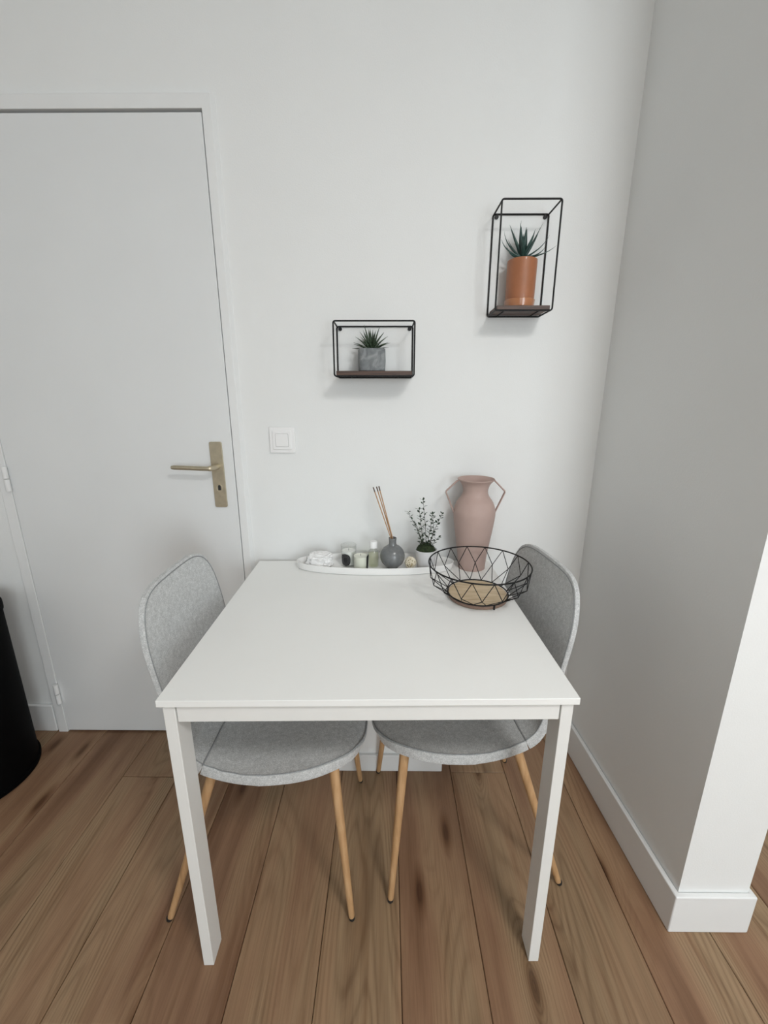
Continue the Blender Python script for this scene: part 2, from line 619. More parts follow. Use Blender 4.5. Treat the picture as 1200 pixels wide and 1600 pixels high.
# left, rear and right outer walls
wl = boxo('wall_left', (LEFT - 0.1, LEFT, REAR, 0, 0, CEIL), M['wall'])
tag(wl, 'white wall on the left side of the room', 'wall', kind='structure')
wo = boxo('wall_outer', (RIGHT, RIGHT + 0.1, REAR, 0, 0, CEIL), M['wall'])
tag(wo, 'white wall at the far right of the room beyond the short side wall', 'wall', kind='structure')
bm = bmesh.new()
xs = sorted({LEFT, RIGHT} | {w[0] for w in WIN} | {w[1] for w in WIN})
for a, b in zip(xs[:-1], xs[1:]):
    w = [q for q in WIN if abs(q[0] - a) < 1e-6]
    if w:
        box(bm, a, b, REAR - 0.2, REAR, 0, w[0][2])
        box(bm, a, b, REAR - 0.2, REAR, w[0][3], CEIL)
    else:
        box(bm, a, b, REAR - 0.2, REAR, 0, CEIL)
wr = obj('wall_rear', bm, M['wall'])
tag(wr, 'white wall with windows behind the viewer', 'wall', kind='structure')
for k, (x0, x1, z0, z1) in enumerate(WIN):
    t = empty('window_%d' % (k + 1), ((x0 + x1) / 2, REAR, z0))
    tag(t, 'tall white framed double window behind the viewer' if k == 0 else 'smaller white framed window behind the viewer', 'window', kind='structure')
    hw, hh = (x1 - x0) / 2, z1 - z0
    for nm, d in (('window_jamb', (-hw, -hw + 0.05, -0.08, -0.02, 0, hh)), ('window_jamb', (hw - 0.05, hw, -0.08, -0.02, 0, hh)),
                  ('window_rail', (-hw + 0.05, hw - 0.05, -0.08, -0.02, 0, 0.05)), ('window_rail', (-hw + 0.05, hw - 0.05, -0.08, -0.02, hh - 0.05, hh)),
                  ('window_mullion', (-0.04, 0.04, -0.08, -0.02, 0.05, hh - 0.05))):
        boxo(nm, d, M['trim'], t, bevel=0.003)
    for s in (-1, 1):
        a, b = (0.04, hw - 0.05) if s > 0 else (-hw + 0.05, -0.04)
        boxo('pane', (a, b, -0.053, -0.049, 0.05, hh - 0.05), M['pane'], t)

# side wall on the right with its free end
bm = bmesh.new()
prism(bm, [(XR0, 0), (XR1, YP), (XO1, YP), (XO0, 0)], 0, CEIL)
wp = obj('wall_right', bm, M['wall'])
tag(wp, 'short white side wall with a free end to the right of the table', 'wall', kind='structure')

# baseboards
BH = 0.119


def baseboard(name, poly, h, label, parent=None):
    """poly: closed outline (x, y); the top edge gets a small chamfer by bevel"""
    bm = bmesh.new()
    prism(bm, poly, 0, h)
    o = obj(name, bm, M['trim'], parent, bevel=0.0035, seg=2)
    if parent is None:
        tag(o, label, 'baseboard', kind='structure')
    return o


T = 0.0135

baseboard('baseboard_left', [(LEFT, -T), (-1.2745, -T), (-1.2745, -e), (LEFT, -e)], BH,
          'white baseboard between the black bin and the door frame')
d = (XR1 - XR0) / YP
baseboard('baseboard_right', [(XR0 - T, -T), (XR1 - T, YP - T), (XO1 + T, YP - T), (XO0 + T, -e), (XO0 + e, -e), (XO1 + e, YP - e), (XR1 - e, YP - e), (XR0 - e, -T)], BH,
          'white baseboard wrapping round the free end of the side wall')
baseboard('baseboard_back', [(-0.4315, -T), (-0.262, -T), (-0.262, -e), (-0.4315, -e)], BH,
          'white baseboard under the table beside the door frame')
baseboard('baseboard_corner', [(0.2495, -T), (XR0 - e, -T), (XR0 - e, -e), (0.2495, -e)], BH,
          'white baseboard under the table running into the right corner')

# boxed in casing under the table
bm = bmesh.new()
box(bm, -0.25, 0.2365, -0.1785, -e, 0, 0.34)
cs = obj('wall_boxing', bm, M['wall'], bevel=0.002)
tag(cs, 'low white boxed in casing against the wall under the table', 'wall casing', kind='structure')
baseboard('plinth', [(-0.25 - T + 0.002, -0.191), (0.2365, -0.191), (0.2365, -0.1785 - e), (-0.25, -0.1785 - e), (-0.25, -e), (-0.25 - T + 0.002, -e)], 0.069, '', cs)

# door frame
bm = bmesh.new()
FO = -0.017
FX0, FX1, FZ = -1.2735, -0.4325, 2.0845
o_ = [(FX0, 0), (FX0, FZ), (FX1, FZ), (FX1, 0)]
i_ = [(DX0, 0), (DX0, DZ), (DX1, DZ), (DX1, 0)]
vo = {}
for key, pl in (('o', o_), ('i', i_)):
    for side, y in (('f', FO), ('b', 0.085 if key == 'i' else -e)):
        for k, (x, z) in enumerate(pl):
            if key == 'o' and side == 'f':        # outer edge slopes back to the wall
                x += 0.008 if k < 2 else -0.008
                z -= 0.008 if k in (1, 2) else 0
            vo[key, side, k] = bm.verts.new((x, y, z))
for k in range(3):
    bm.faces.new((vo['o', 'f', k], vo['i', 'f', k], vo['i', 'f', k + 1], vo['o', 'f', k + 1]))
    bm.faces.new((vo['o', 'f', k], vo['o', 'f', k + 1], vo['o', 'b', k + 1], vo['o', 'b', k]))
    bm.faces.new((vo['i', 'f', k], vo['i', 'b', k], vo['i', 'b', k + 1], vo['i', 'f', k + 1]))
    bm.faces.new((vo['o', 'b', k], vo['o', 'b', k + 1], vo['i', 'b', k + 1], vo['i', 'b', k]))
for k in (0, 3):
    bm.faces.new((vo['o', 'f', k], vo['o', 'b', k], vo['i', 'b', k], vo['i', 'f', k]))
tr = obj('trim_1', bm, M['trim'], bevel=0.0015, seg=2)
tag(tr, 'narrow white door frame standing proud of the wall', 'door frame', kind='structure')

# door leaf
door = boxo('door_1', (DX0 + 0.0012, DX1 - 0.0032, -0.0145, 0.026, 0.007, DZ - 0.0075), M['door'], bevel=0.0015)
tag(door, 'plain white flush door with brass lever handle', 'door', kind='structure')
boxo('gap_shade_backing', (DX0 + 0.0005, DX1 - 0.0005, 0.0265, 0.05, 0.007, DZ - 0.0005), M['gap'], door)  # dark sheet behind the leaf, paints the shade seen in the door gap
# handle plate, lever, keyhole
bm = bmesh.new()
pl = round_rect(-0.5425, -0.5015, 0.9275, 1.1465, 0.005, 3)
a = [bm.verts.new((x, -0.0145, z)) for x, z in pl]
b = [bm.verts.new((x, -0.0205, z)) for x, z in pl]
bm.faces.new(a)
bm.faces.new(b[::-1])
for k in range(len(pl)):
    bm.faces.new((a[k], b[k], b[(k + 1) % len(pl)], a[(k + 1) % len(pl)]))
hp = obj('handle_plate', bm, M['brass'], door, bevel=0.0012)
bm = bmesh.new()
pts = catmull([(-0.522, -0.0205, 1.066), (-0.522, -0.045, 1.066), (-0.5255, -0.060, 1.066), (-0.540, -0.066, 1.066), (-0.60, -0.066, 1.068), (-0.652, -0.064, 1.0695)], 22)
tube(bm, pts, [0.0095] * 8 + [0.0085] * 4 + [0.0072] * 9 + [0.0055], n=12)
obj('lever', bm, M['brass'], hp, smooth=True)
bm = bmesh.new()
kp = [(math.cos(t) * 0.0045 - 0.522, math.sin(t) * 0.0045 + 0.999) for t in [PI * k / 8 for k in range(9)]]
kp += [(-0.5265, 0.986), (-0.5175, 0.986)]
a = [bm.verts.new((x, -0.0204, z)) for x, z in kp]
b = [bm.verts.new((x, -0.0209, z)) for x, z in kp]
bm.faces.new(a)
bm.faces.new(b[::-1])
for k in range(len(kp)):
    bm.faces.new((a[k], b[k], b[(k + 1) % len(kp)], a[(k + 1) % len(kp)]))
obj('keyhole', bm, M['gap'], hp)
bm = bmesh.new()
ring = [(-0.522 + 0.0095 * math.cos(2 * PI * k / 20), -0.0207, 0.9935 + 0.0125 * math.sin(2 * PI * k / 20)) for k in range(20)]
tube(bm, ring, 0.0008, n=6, closed=True)
obj('keyhole_ring', bm, M['brass'], hp, smooth=True)
# hinges
for zc in (1.024, 0.183, 1.85):
    bm = bmesh.new()
    tube(bm, [(DX0 + 0.001, -0.0255, zc - 0.042), (DX0 + 0.001, -0.0255, zc - 0.0015)], 0.0082, n=12)
    h1 = obj('hinge', bm, M['trim'], door, smooth=True, bevel=0.0012)
    bm = bmesh.new()
    tube(bm, [(DX0 + 0.001, -0.0255, zc + 0.0015), (DX0 + 0.001, -0.0255, zc + 0.042)], 0.0082, n=12)
    obj('hinge_knuckle', bm, M['trim'], h1, smooth=True, bevel=0.0012)

# light switch
sw = empty('light_switch', (-0.3045, 0, 1.1095))
tag(sw, 'square white light switch on the wall beside the door', 'light switch')


def plate(name, hw, z0, z1, y0, y1, r, m, parent, bev):
    bm = bmesh.new()
    pl = round_rect(-hw, hw, z0, z1, r, 3)
    a = [bm.verts.new((x, y1, z)) for x, z in pl]
    b = [bm.verts.new((x, y0, z)) for x, z in pl]
    bm.faces.new(a)
    bm.faces.new(b[::-1])
    for k in range(len(pl)):
        bm.faces.new((a[k], b[k], b[(k + 1) % len(pl)], a[(k + 1) % len(pl)]))
    return obj(name, bm, m, parent, bevel=bev)


plate('cover_plate', 0.042, 0, 0.084, -0.0085, -e, 0.003, M['switch'], sw, 0.002)
plate('inner_frame', 0.031, 0.011, 0.073, -0.0125, -0.0085, 0.004, M['switch'], sw, 0.0038)
plate('rocker_gap_shade', 0.0213, 0.0207, 0.0633, -0.0129, -0.0124, 0.003, M['seam'], sw, 0)  # flat grey plate, a painted shade line around the rocker
plate('rocker', 0.0203, 0.0217, 0.0623, -0.0160, -0.0129, 0.003, M['switch'], sw, 0.0012)

# ------------------------------------------------------------------ table
TH = 0.7352
TD = 0.7052
table = empty('dining_table', (0, -0.0191 - TD / 2, 0), 0.0175)
tag(table, 'white square dining table with slim legs pushed against the wall', 'table')
boxo('tabletop', (-0.4, 0.4, -TD / 2, TD / 2, TH - 0.0145, TH), M['table'], table, bevel=0.0012)
ins = 0.0072
lw, ld = 0.0235, 0.050
ZT = TH - 0.0150
for sx in (-1, 1):
    for sy in (-1, 1):
        x0, x1 = sorted((sx * (0.4 - ins), sx * (0.4 - ins - lw)))
        y0, y1 = sorted((sy * (TD / 2 - ins), sy * (TD / 2 - ins - ld)))
        boxo('leg', (x0, x1, y0, y1, 0.0, ZT), M['table_leg'], table, bevel=0.0015)
ax = 0.4 - ins - lw - 0.0025
for sy in (-1, 1):
    y0, y1 = sorted((sy * (TD / 2 - ins - 0.001), sy * (TD / 2 - ins - 0.021)))
    boxo('apron', (-ax, ax, y0, y1, TH - 0.0145 - 0.0395, ZT), M['table_leg'], table, bevel=0.001)
ay = TD / 2 - ins - ld - 0.0025
for sx in (-1, 1):
    x0, x1 = sorted((sx * (0.4 - ins - 0.001), sx * (0.4 - ins - 0.021)))
    boxo('apron', (x0, x1, -ay, ay, TH - 0.0145 - 0.0395, ZT), M['table_leg'], table, bevel=0.001)

# ------------------------------------------------------------------ chairs
PROF = [(0.222, 0.432), (0.205, 0.444), (0.150, 0.452), (0.06, 0.449), (-0.04, 0.443), (-0.11, 0.443), (-0.160, 0.455),
        (-0.193, 0.485), (-0.209, 0.535), (-0.219, 0.60), (-0.230, 0.68), (-0.243, 0.77), (-0.256, 0.877)]
SAMP = catmull(PROF, 241)
ACC = [0.0]
for p, q in zip(SAMP[:-1], SAMP[1:]):
    ACC.append(ACC[-1] + math.hypot(q[0] - p[0], q[1] - p[1]))
LTOT = ACC[-1]


def at_s(s):
    s = max(0, min(LTOT, s))
    lo, hi = 0, len(ACC) - 1
    while hi - lo > 1:
        m_ = (lo + hi) // 2
        if ACC[m_] <= s: lo = m_
        else: hi = m_
    f = (s - ACC[lo]) / max(1e-9, ACC[hi] - ACC[lo])
    p, q = SAMP[lo], SAMP[hi]
    return p[0] + (q[0] - p[0]) * f, p[1] + (q[1] - p[1]) * f


S0 = ACC[int(5.75 / 12 * 240)]


def shell_pt(s, t, lift=0.0):
    x, z = at_s(s)
    x2, z2 = at_s(min(LTOT, s + 0.004))
    x1, z1 = at_s(max(0, s - 0.004))
    tx, tz = x2 - x1, z2 - z1
    L = math.hypot(tx, tz)
    nx, nz = tz / L, -tx / L              # points up (seat) / forward (back)
    u = s / LTOT
    # half width along the shell: seat, waist, back
    w = catmull([(0.214,), (0.220,), (0.213,), (0.191,), (0.184,), (0.190,), (0.198,), (0.199,)], 8 * 8)
    w = w[min(len(w) - 1, int(u * (len(w) - 1)))][0]
    k = max(0.0, min(1.0, (s - S0 * 0.75) / (0.25 * LTOT)))
    k = k * k * (3 - 2 * k)
    cup = (0.008 * (1 - k) + 0.016 * k) * abs(t) ** 2.2
    cup += lift
    return Vector((x + nx * cup, w * t, z + nz * cup))


def half_patch(a, b, p):
    """square patch (a in -1..1, b in 0..1) to half a superellipse"""
    X, Y_ = a * math.sqrt(1 - b * b / 2), b * math.sqrt(1 - a * a / 2)
    r = math.hypot(X, Y_)
    if r < 1e-9:
        return 0.0, 0.0
    c, s = abs(X) / r, abs(Y_) / r
    R = 1 / (c ** p + s ** p) ** (1 / p)
    # keep straight edge at b = 0, rounded at the far corners
    return X * R, Y_ * R


def patch_s(name, Y_):
    return S0 - Y_ * S0 if name == 'seat' else S0 + Y_ * (LTOT - S0)


def chair_patch(name, parent, p):
    NA, NB = 32, 20
    bm = bmesh.new()
    g = []
    for j in range(NB + 1):
        row = []
        for i in range(NA + 1):
            X, Y_ = half_patch(-1 + 2 * i / NA, j / NB, p)
            s = patch_s(name, Y_)
            if j == 0:
                s += -0.0005 if name == 'seat' else 0.0005
            row.append(bm.verts.new(shell_pt(s, X)))
        g.append(row)
    for j in range(NB):
        for i in range(NA):
            bm.faces.new((g[j][i], g[j][i + 1], g[j + 1][i + 1], g[j + 1][i]))
    o = obj(name, bm, M['fabric'], parent, smooth=True, angle=60)
    vg = o.vertex_groups.new(name='thick')
    tw = lambda sv: 1.0 - 0.56 * max(0.0, min(1.0, (sv - S0 - 0.02) / 0.16))
    for j in range(NB + 1):
        for i in range(NA + 1):
            Y_ = half_patch(-1 + 2 * i / NA, j / NB, p)[1]
            vg.add([j * (NA + 1) + i], tw(patch_s(name, Y_)), 'REPLACE')
    s = o.modifiers.new('solid', 'SOLIDIFY')
    s.vertex_group = 'thick'
    s.thickness = 0.0255
    s.offset = 0.0
    s.use_even_offset = True
    bv = o.modifiers.new('bevel', 'BEVEL')
    bv.width = 0.004
    bv.segments = 3
    bv.limit_method = 'ANGLE'
    bv.angle_limit = math.radians(55)
    # seam along the edge of the upper face
    sgn = 1
    pts = []
    for (a, b) in [(-1, k / 16) for k in range(16)] + [(-1 + 2 * k / 40, 1) for k in range(41)] + [(1, 1 - k / 16) for k in range(1, 17)]:
        X, Y_ = half_patch(a, b, p)
        f = 0.982
        pts.append(shell_pt(patch_s(name, Y_ * (f if Y_ > 0.5 else 1 - (1 - f) * Y_ * 2)), X * f, 0.01275 * tw(patch_s(name, Y_)) + 0.0002))
    bm = bmesh.new()
    tube(bm, pts, 0.0016, n=6)
    obj('piping', bm, M['piping'], o, smooth=True)
    if name == 'seat':                    # stitched crease between seat and backrest
        bm = bmesh.new()
        tube(bm, [shell_pt(S0, -1 + 2 * k / 24, 0.01275) for k in range(25)], 0.0022, n=6)
        obj('crease_seam', bm, M['piping'], o, smooth=True)
    return o


def taper_leg(top, foot, r0, r1, parent):
    top, foot = Vector(top), Vector(foot)
    dirv = (top - foot).normalized()
    tip = foot + Vector((0, 0, 0.0))
    bm = bmesh.new()
    a = foot + dirv * 0.008
    tube(bm, [a, a + dirv * 0.004, foot.lerp(top, 0.5), top], [r1 * 0.92, r1, (r0 + r1) / 2, r0], n=18)
    lg = obj('leg', bm, M['beech'], parent, smooth=True)
    bm = bmesh.new()
    lathe(bm, [(0, 0), (r1 * 0.8, 0), (r1 * 0.98, 0.003), (r1 * 0.98, 0.009), (0, 0.010)], 16)
    for v in bm.verts:
        v.co += foot
    obj('foot_cap', bm, M['foot'], lg, smooth=True)


def make_chair(loc, rz, label):
    t = empty('dining_chair', loc, rz)
    tag(t, label, 'chair', 'grey upholstered chairs at the dining table')
    chair_patch('seat', t, 3.3)
    chair_patch('backrest', t, 5.2)
    for sy in (-1, 1):
        taper_leg((0.152, sy * 0.148, 0.4335), (0.192, sy * 0.199, 0), 0.0125, 0.0078, t)
        taper_leg((-0.135, sy * 0.140, 0.4295), (-0.272, sy * 0.201, 0), 0.0125, 0.0078, t)
        bm = bmesh.new()
        tube(bm, [(0.145, sy * 0.13, 0.4235), (-0.13, sy * 0.125, 0.4215)], 0.006, n=8)
        obj('seat_rail', bm, M['black'], t, smooth=True)
    return t


make_chair((-0.2405, -0.4325, 0), 0.006, 'light grey fabric chair with beech legs on the door side of the table')
make_chair((0.2215, -0.3725, 0), PI + math.radians(5.8), 'light grey fabric chair with beech legs between the table and the right side wall')

# ------------------------------------------------------------------ bin
bn = empty('waste_bin', (-1.3932, -0.2279, 0))
tag(bn, 'tall round black waste bin on the floor left of the door', 'bin')
bm = bmesh.new()
lathe(bm, [(0, 0.0), (0.170, 0.0), (0.177, 0.004), (0.1784, 0.012), (0.1784, 0.018), (0.172, 0.020), (0.172, 0.60), (0, 0.60)], 64)
obj('body', bm, M['bin'], bn, smooth=True)
bm = bmesh.new()
lathe(bm, [(0.1735, 0.598), (0.1755, 0.600), (0.1755, 0.622), (0.170, 0.632), (0.155, 0.638), (0.14, 0.634), (0.0, 0.630)], 64)
obj('lid', bm, M['bin'], bn, smooth=True)


# ------------------------------------------------------------------ wall shelves
def wall_shelf(x0, x1, z0, z1, depth, label, board_t):
    cx = (x0 + x1) / 2
    t = empty('wire_shelf', (cx, 0, z0))
    tag(t, label, 'shelf', 'black wire box shelves on the back wall')
    hw, h = (x1 - x0) / 2, z1 - z0
    r = 0.0024
    yb, yf = -0.0030, -depth
    for nm, y in (('front_frame', yf), ('back_frame', yb)):
        bm = bmesh.new()
        tube(bm, [(x, y, z) for x, z in round_rect(-hw, hw, 0, h, 0.006, 4)], r, n=8, closed=True)
        obj(nm, bm, M['black'], t, smooth=True)
    for sx in (-1, 1):
        for zz in (0.0016, h - 0.0016):
            bm = bmesh.new()
            tube(bm, [(sx * (hw - 0.0016), yb, zz), (sx * (hw - 0.0016), yf, zz)], r, n=8)
            obj('side_rod', bm, M['black'], t, smooth=True)
        bm = bmesh.new()
        tube(bm, [(sx * (hw - 0.010), -e, h - 0.007), (sx * (hw - 0.010), -0.005, h - 0.007)], 0.0055, n=12)
        obj('hanging_tab', bm, M['black'], t, smooth=True)
        bm = bmesh.new()
        tube(bm, [(sx * hw * 0.62, yb, 0.0012), (sx * hw * 0.62, yf, 0.0012)], 0.0016, n=6)
        obj('support_rod', bm, M['black'], t, smooth=True)
    boxo('board', (-hw + 0.0052, hw - 0.0052, yf + 0.0026, yb - 0.0026, 0.0029, 0.0029 + board_t), M['board'], t, bevel=0.0008)
    return t


wall_shelf(-0.1160, 0.1175, 1.3465, 1.4965, 0.100, 'wide low black wire shelf with dark wood board near the switch', 0.0120)
wall_shelf(0.3435, 0.5032, 1.5235, 1.7950, 0.100, 'tall narrow black wire shelf with dark wood board, higher on the right', 0.0105)


# ------------------------------------------------------------------ plants
def leaf_mesh(pts, w0, thick, name='leaf'):
    """succulent leaf: tapered, slightly channelled; pts centre line, width along local y"""
    bm = bmesh.new()
    rings = []
    k = len(pts)
    for i, p in enumerate(pts):
        p = Vector(p)
        t = (Vector(pts[min(i + 1, k - 1)]) - Vector(pts[max(i - 1, 0)])).normalized()
        side = Vector((0, 1, 0))
        nrm = t.cross(side)
        if nrm.z < 0 and t.x > 0: nrm = -nrm
        u = i / (k - 1)
        w = w0 * (1 - u ** 1.6) * (0.75 + 0.9 * u * (1 - u)) + 0.0002
        h = thick * (1 - u) + 0.0002
        rings.append([bm.verts.new(q) for q in (p + side * w, p + nrm * h * 0.25, p - side * w, p - nrm * h)])
    for a, b in zip(rings[:-1], rings[1:]):
        for j in range(4):
            bm.faces.new((a[j], a[(j + 1) % 4], b[(j + 1) % 4], b[j]))
    bm.faces.new(rings[0])
    bm.faces.new(rings[-1][::-1])
    bmesh.ops.recalc_face_normals(bm, faces=bm.faces)
    me = bpy.data.meshes.new(name)
    bm.to_mesh(me)
    bm.free()
    me.shade_smooth()
    return me


# concrete pot with haworthia
hz = empty('potted_succulent', (-0.0085, -0.052, 1.3465 + 0.0149))
tag(hz, 'small spiky striped succulent in a grey concrete pot on the low shelf', 'plant')
bm = bmesh.new()
NP = 12


def ngon(r, n, z, rot=0.0):
    out = []
    for k in range(n):
        a = 2 * PI * k / n + rot
        # rounded square cross section
        c, s = math.cos(a), math.sin(a)
        R = r / (abs(c) ** 7 + abs(s) ** 7) ** (1 / 7)
        out.append((R * c, R * s, z))
    return out


levels = [(0.0365, 0.0), (0.0385, 0.002), (0.0398, 0.030), (0.0388, 0.062), (0.0378, 0.0635), (0.0345, 0.0635), (0.034, 0.056)]
rings = [[bm.verts.new(p) for p in ngon(r, 48, z)] for r, z in levels]
for a, b in zip(rings[:-1], rings[1:]):
    for k in range(48):
        bm.faces.new((a[k], a[(k + 1) % 48], b[(k + 1) % 48], b[k]))
bm.faces.new(rings[0][::-1])
po = obj('pot', bm, M['concrete'], hz, smooth=True)
po.rotation_euler.z = math.radians(8)
bm = bmesh.new()
lathe(bm, [(0.0335, 0.0535), (0.0335, 0.0565), (0.02, 0.058), (0, 0.0585)], 24)
obj('soil', bm, M['soil'], hz, smooth=True)
rnd = random.Random(3)
lay = [(10, 4, 0.055), (10, 18, 0.054), (10, 34, 0.054), (9, 50, 0.056), (7, 66, 0.058), (4, 82, 0.056)]
for li, (n, el, L) in enumerate(lay):
    elr = math.radians(el)
    pts = [(0.004 + L * u * math.cos(elr) - 0.0 * u, 0, L * u * math.sin(elr) + 0.004 * math.sin(PI * u) + 0.005 * u * u) for u in [k / 6 for k in range(7)]]
    me = leaf_mesh(pts, 0.0055, 0.006)
    me.materials.append(M['haworthia'])
    for k in range(n):
        o = bpy.data.objects.new('leaf', me)
        COL.objects.link(o)
        o.parent = hz
        o.location = (0, 0, 0.0605 + 0.0026 * li)
        s = rnd.uniform(0.85, 1.05)
        if abs(math.sin(2 * PI * (k + 0.5 * (li % 2)) / n)) > 0.45: s *= 0.82
        o.scale = (s, s, s)
        o.rotation_euler = (rnd.uniform(-.08, .08), rnd.uniform(-.1, .1), 2 * PI * (k + 0.5 * (li % 2)) / n + rnd.uniform(-.12, .12))

# terracotta pot with aloe
al = empty('potted_aloe', (0.4235, -0.051, 1.5235 + 0.0134))
tag(al, 'aloe with long thin leaves in a terracotta pot on the tall shelf', 'plant')
bm = bmesh.new()
lathe(bm, [(0, 0.004), (0.034, 0.004), (0.0395, 0.016), (0.0405, 0.03), (0.0415, 0.120), (0.0410, 0.1245), (0.0395, 0.1255), (0.0375, 0.1245), (0.037, 0.114)], 48)
obj('pot', bm, M['terra'], al, smooth=True)
bm = bmesh.new()
lathe(bm, [(0, 0), (0.0375, 0), (0.0405, 0.002), (0.0425, 0.013), (0.0432, 0.0205), (0.0424, 0.0215), (0.0415, 0.0205), (0.038, 0.004), (0, 0.0035)], 48)
obj('saucer', bm, M['saucer'], al, smooth=True)
bm = bmesh.new()
lathe(bm, [(0.0368, 0.111), (0.0368, 0.1145), (0.024, 0.124), (0.012, 0.132), (0, 0.134)], 24)
obj('soil', bm, M['soil'], al, smooth=True)
rnd = random.Random(11)
# (azimuth deg, start elevation, end elevation, length, half width)
LV = [(186, 14, 74, 0.078, 0.0046), (174, 34, 88, 0.088, 0.005), (200, 55, 62, 0.086, 0.0058), (165, 62, 84, 0.072, 0.006),
      (230, 66, 80, 0.080, 0.0062), (100, 74, 84, 0.085, 0.006), (150, 80, 96, 0.095, 0.006), (270, 80, 88, 0.070, 0.006), (60, 76, 72, 0.080, 0.006),
      (5, 60, 62, 0.098, 0.0062), (340, 55, 78, 0.080, 0.006), (10, 26, 66, 0.096, 0.005), (352, 4, 44, 0.092, 0.005), (328, -12, 70, 0.064, 0.0046),
      (208, -14, 70, 0.062, 0.0046), (250, 45, 70, 0.060, 0.0055), (300, 50, 74, 0.066, 0.0055), (45, 45, 66, 0.080, 0.005), (130, 40, 66, 0.078, 0.005), (90, 30, 60, 0.035, 0.005)]
for az, e0, e1, L, w in LV:
    p = [0.004, 0.0]
    pts = []
    K = 9
    for k in range(K):
        pts.append((p[0], 0, p[1]))
        el = math.radians(e0 + (e1 - e0) * (k / (K - 1)) ** 1.5)
        p[0] += L / (K - 1) * math.cos(el)
        p[1] += L / (K - 1) * math.sin(el)
    me = leaf_mesh(pts, w * 1.45, 0.0045)
    me.materials.append(M['aloe'])
    o = bpy.data.objects.new('leaf', me)
    COL.objects.link(o)
    o.parent = al
    o.location = (0, 0, 0.133 + rnd.uniform(0, .004))
    o.rotation_euler = (0, 0, math.radians(az))

# ------------------------------------------------------------------ tray and what stands on it
TC = (0.0, -0.0825)
tray = bmesh.new()
PT = [(0.0, 0.0), (0.90, 0.0), (0.955, 0.0025), (1.0, 0.0245), (1.0, 0.0262), (0.988, 0.0262), (0.935, 0.0085), (0.88, 0.0062), (0, 0.0060)]


def oval(f, n=96):
    out = []
    for k in range(n):
        a = 2 * PI * k / n
        c, s = math.cos(a), math.sin(a)
        ax_, ay_ = 0.262 - (1 - f) * 0.10, 0.0725 - (1 - f) * 0.085
        if f == 0:
            return [(0, 0)]
        p = 1.0
        out.append((math.copysign(abs(c) ** p, c) * ax_, math.copysign(abs(s) ** 0.92, s) * ay_))
    return out


rg = []
for f, z in PT:
    rg.append([tray.verts.new((x, y, z)) for x, y in oval(f)])
for a, b in zip(rg[:-1], rg[1:]):
    n = max(len(a), len(b))
    for k in range(n):
        k2 = (k + 1) % n
        if len(a) == 1:
            tray.faces.new((a[0], b[k2], b[k]))
        elif len(b) == 1:
            tray.faces.new((a[k], a[k2], b[0]))
        else:
            tray.faces.new((a[k], a[k2], b[k2], b[k]))
to = obj('oval_tray', tray, M['tray'], None, smooth=True, angle=50)
to.location = (TC[0], TC[1], TH)
to.rotation_euler.z = math.radians(-0.6)
tag(to, 'long oval white ceramic tray at the back of the table', 'tray')
ZTR = TH + 0.0063

# crumpled bag
bm = bmesh.new()
bmesh.ops.create_icosphere(bm, subdivisions=4, radius=1.0)
from mathutils import noise as mnoise
for v in bm.verts:
    p = v.co.copy()
    sq = Vector([math.copysign(abs(c) ** 0.62, c) for c in p])
    n1 = mnoise.noise(p * 1.9 + Vector((3, 1, 2)))
    n2 = abs(mnoise.noise(p * 4.2 + Vector((7, 3, 9))))
    n3 = abs(mnoise.noise(p * 9.0))
    f = 1 + 0.20 * n1 - 0.34 * n2 - 0.14 * n3
    v.co = Vector((sq.x * 0.045 * f, sq.y * 0.031 * f, 0.0235 + sq.z * 0.027 * f))
    if v.co.z < 0.002:
        v.co.z = 0.0
bg = obj('plastic_bag', bm, M['bag'], None, smooth=True, angle=28)
bg.location = (-0.183, -0.088, ZTR)
bg.rotation_euler.z = math.radians(-6)
tag(bg, 'crumpled white plastic pouch on the left end of the tray', 'bag')


def jar(name, loc, r, h, wax_h, wax, label, cat_label, taper=1.0):
    t = empty(name, loc)
    tag(t, label, 'candle')
    bm = bmesh.new()
    rt = r * taper
    lathe(bm, [(0, 0), (r - 0.002, 0), (r, 0.002), (rt, h - 0.001), (rt - 0.0008, h), (rt - 0.002, h - 0.001), (r - 0.002, 0.006), (0, 0.006)], 40)
    obj('glass', bm, M['glass'], t, smooth=True)
    bm = bmesh.new()
    rw = lambda z: (r + (rt - r) * z / h) - 0.0026
    lathe(bm, [(0, 0.0066), (rw(0.0066), 0.0066), (rw(wax_h), wax_h), (rw(wax_h) * 0.6, wax_h - 0.0006), (0, wax_h - 0.0008)], 40)
    w = obj('wax', bm, wax, t, smooth=True)
    bm = bmesh.new()
    tube(bm, [(0, 0, wax_h - 0.002), (0.0006, 0, wax_h + 0.006)], 0.0007, n=6)
    obj('wick', bm, M['label'], w)
    return t


j1 = jar('scented_candle', (-0.0885, -0.076, ZTR), 0.0235, 0.0735, 0.053, M['wax_white'],
         'taller glass candle with a black oval label next to the pouch', None, 1.13)
j2 = jar('scented_candle', (-0.0462, -0.1135, ZTR), 0.0235, 0.0585, 0.0485, M['wax'],
         'shorter glass candle full of cream wax in front of the clear bottle', None, 1.10)


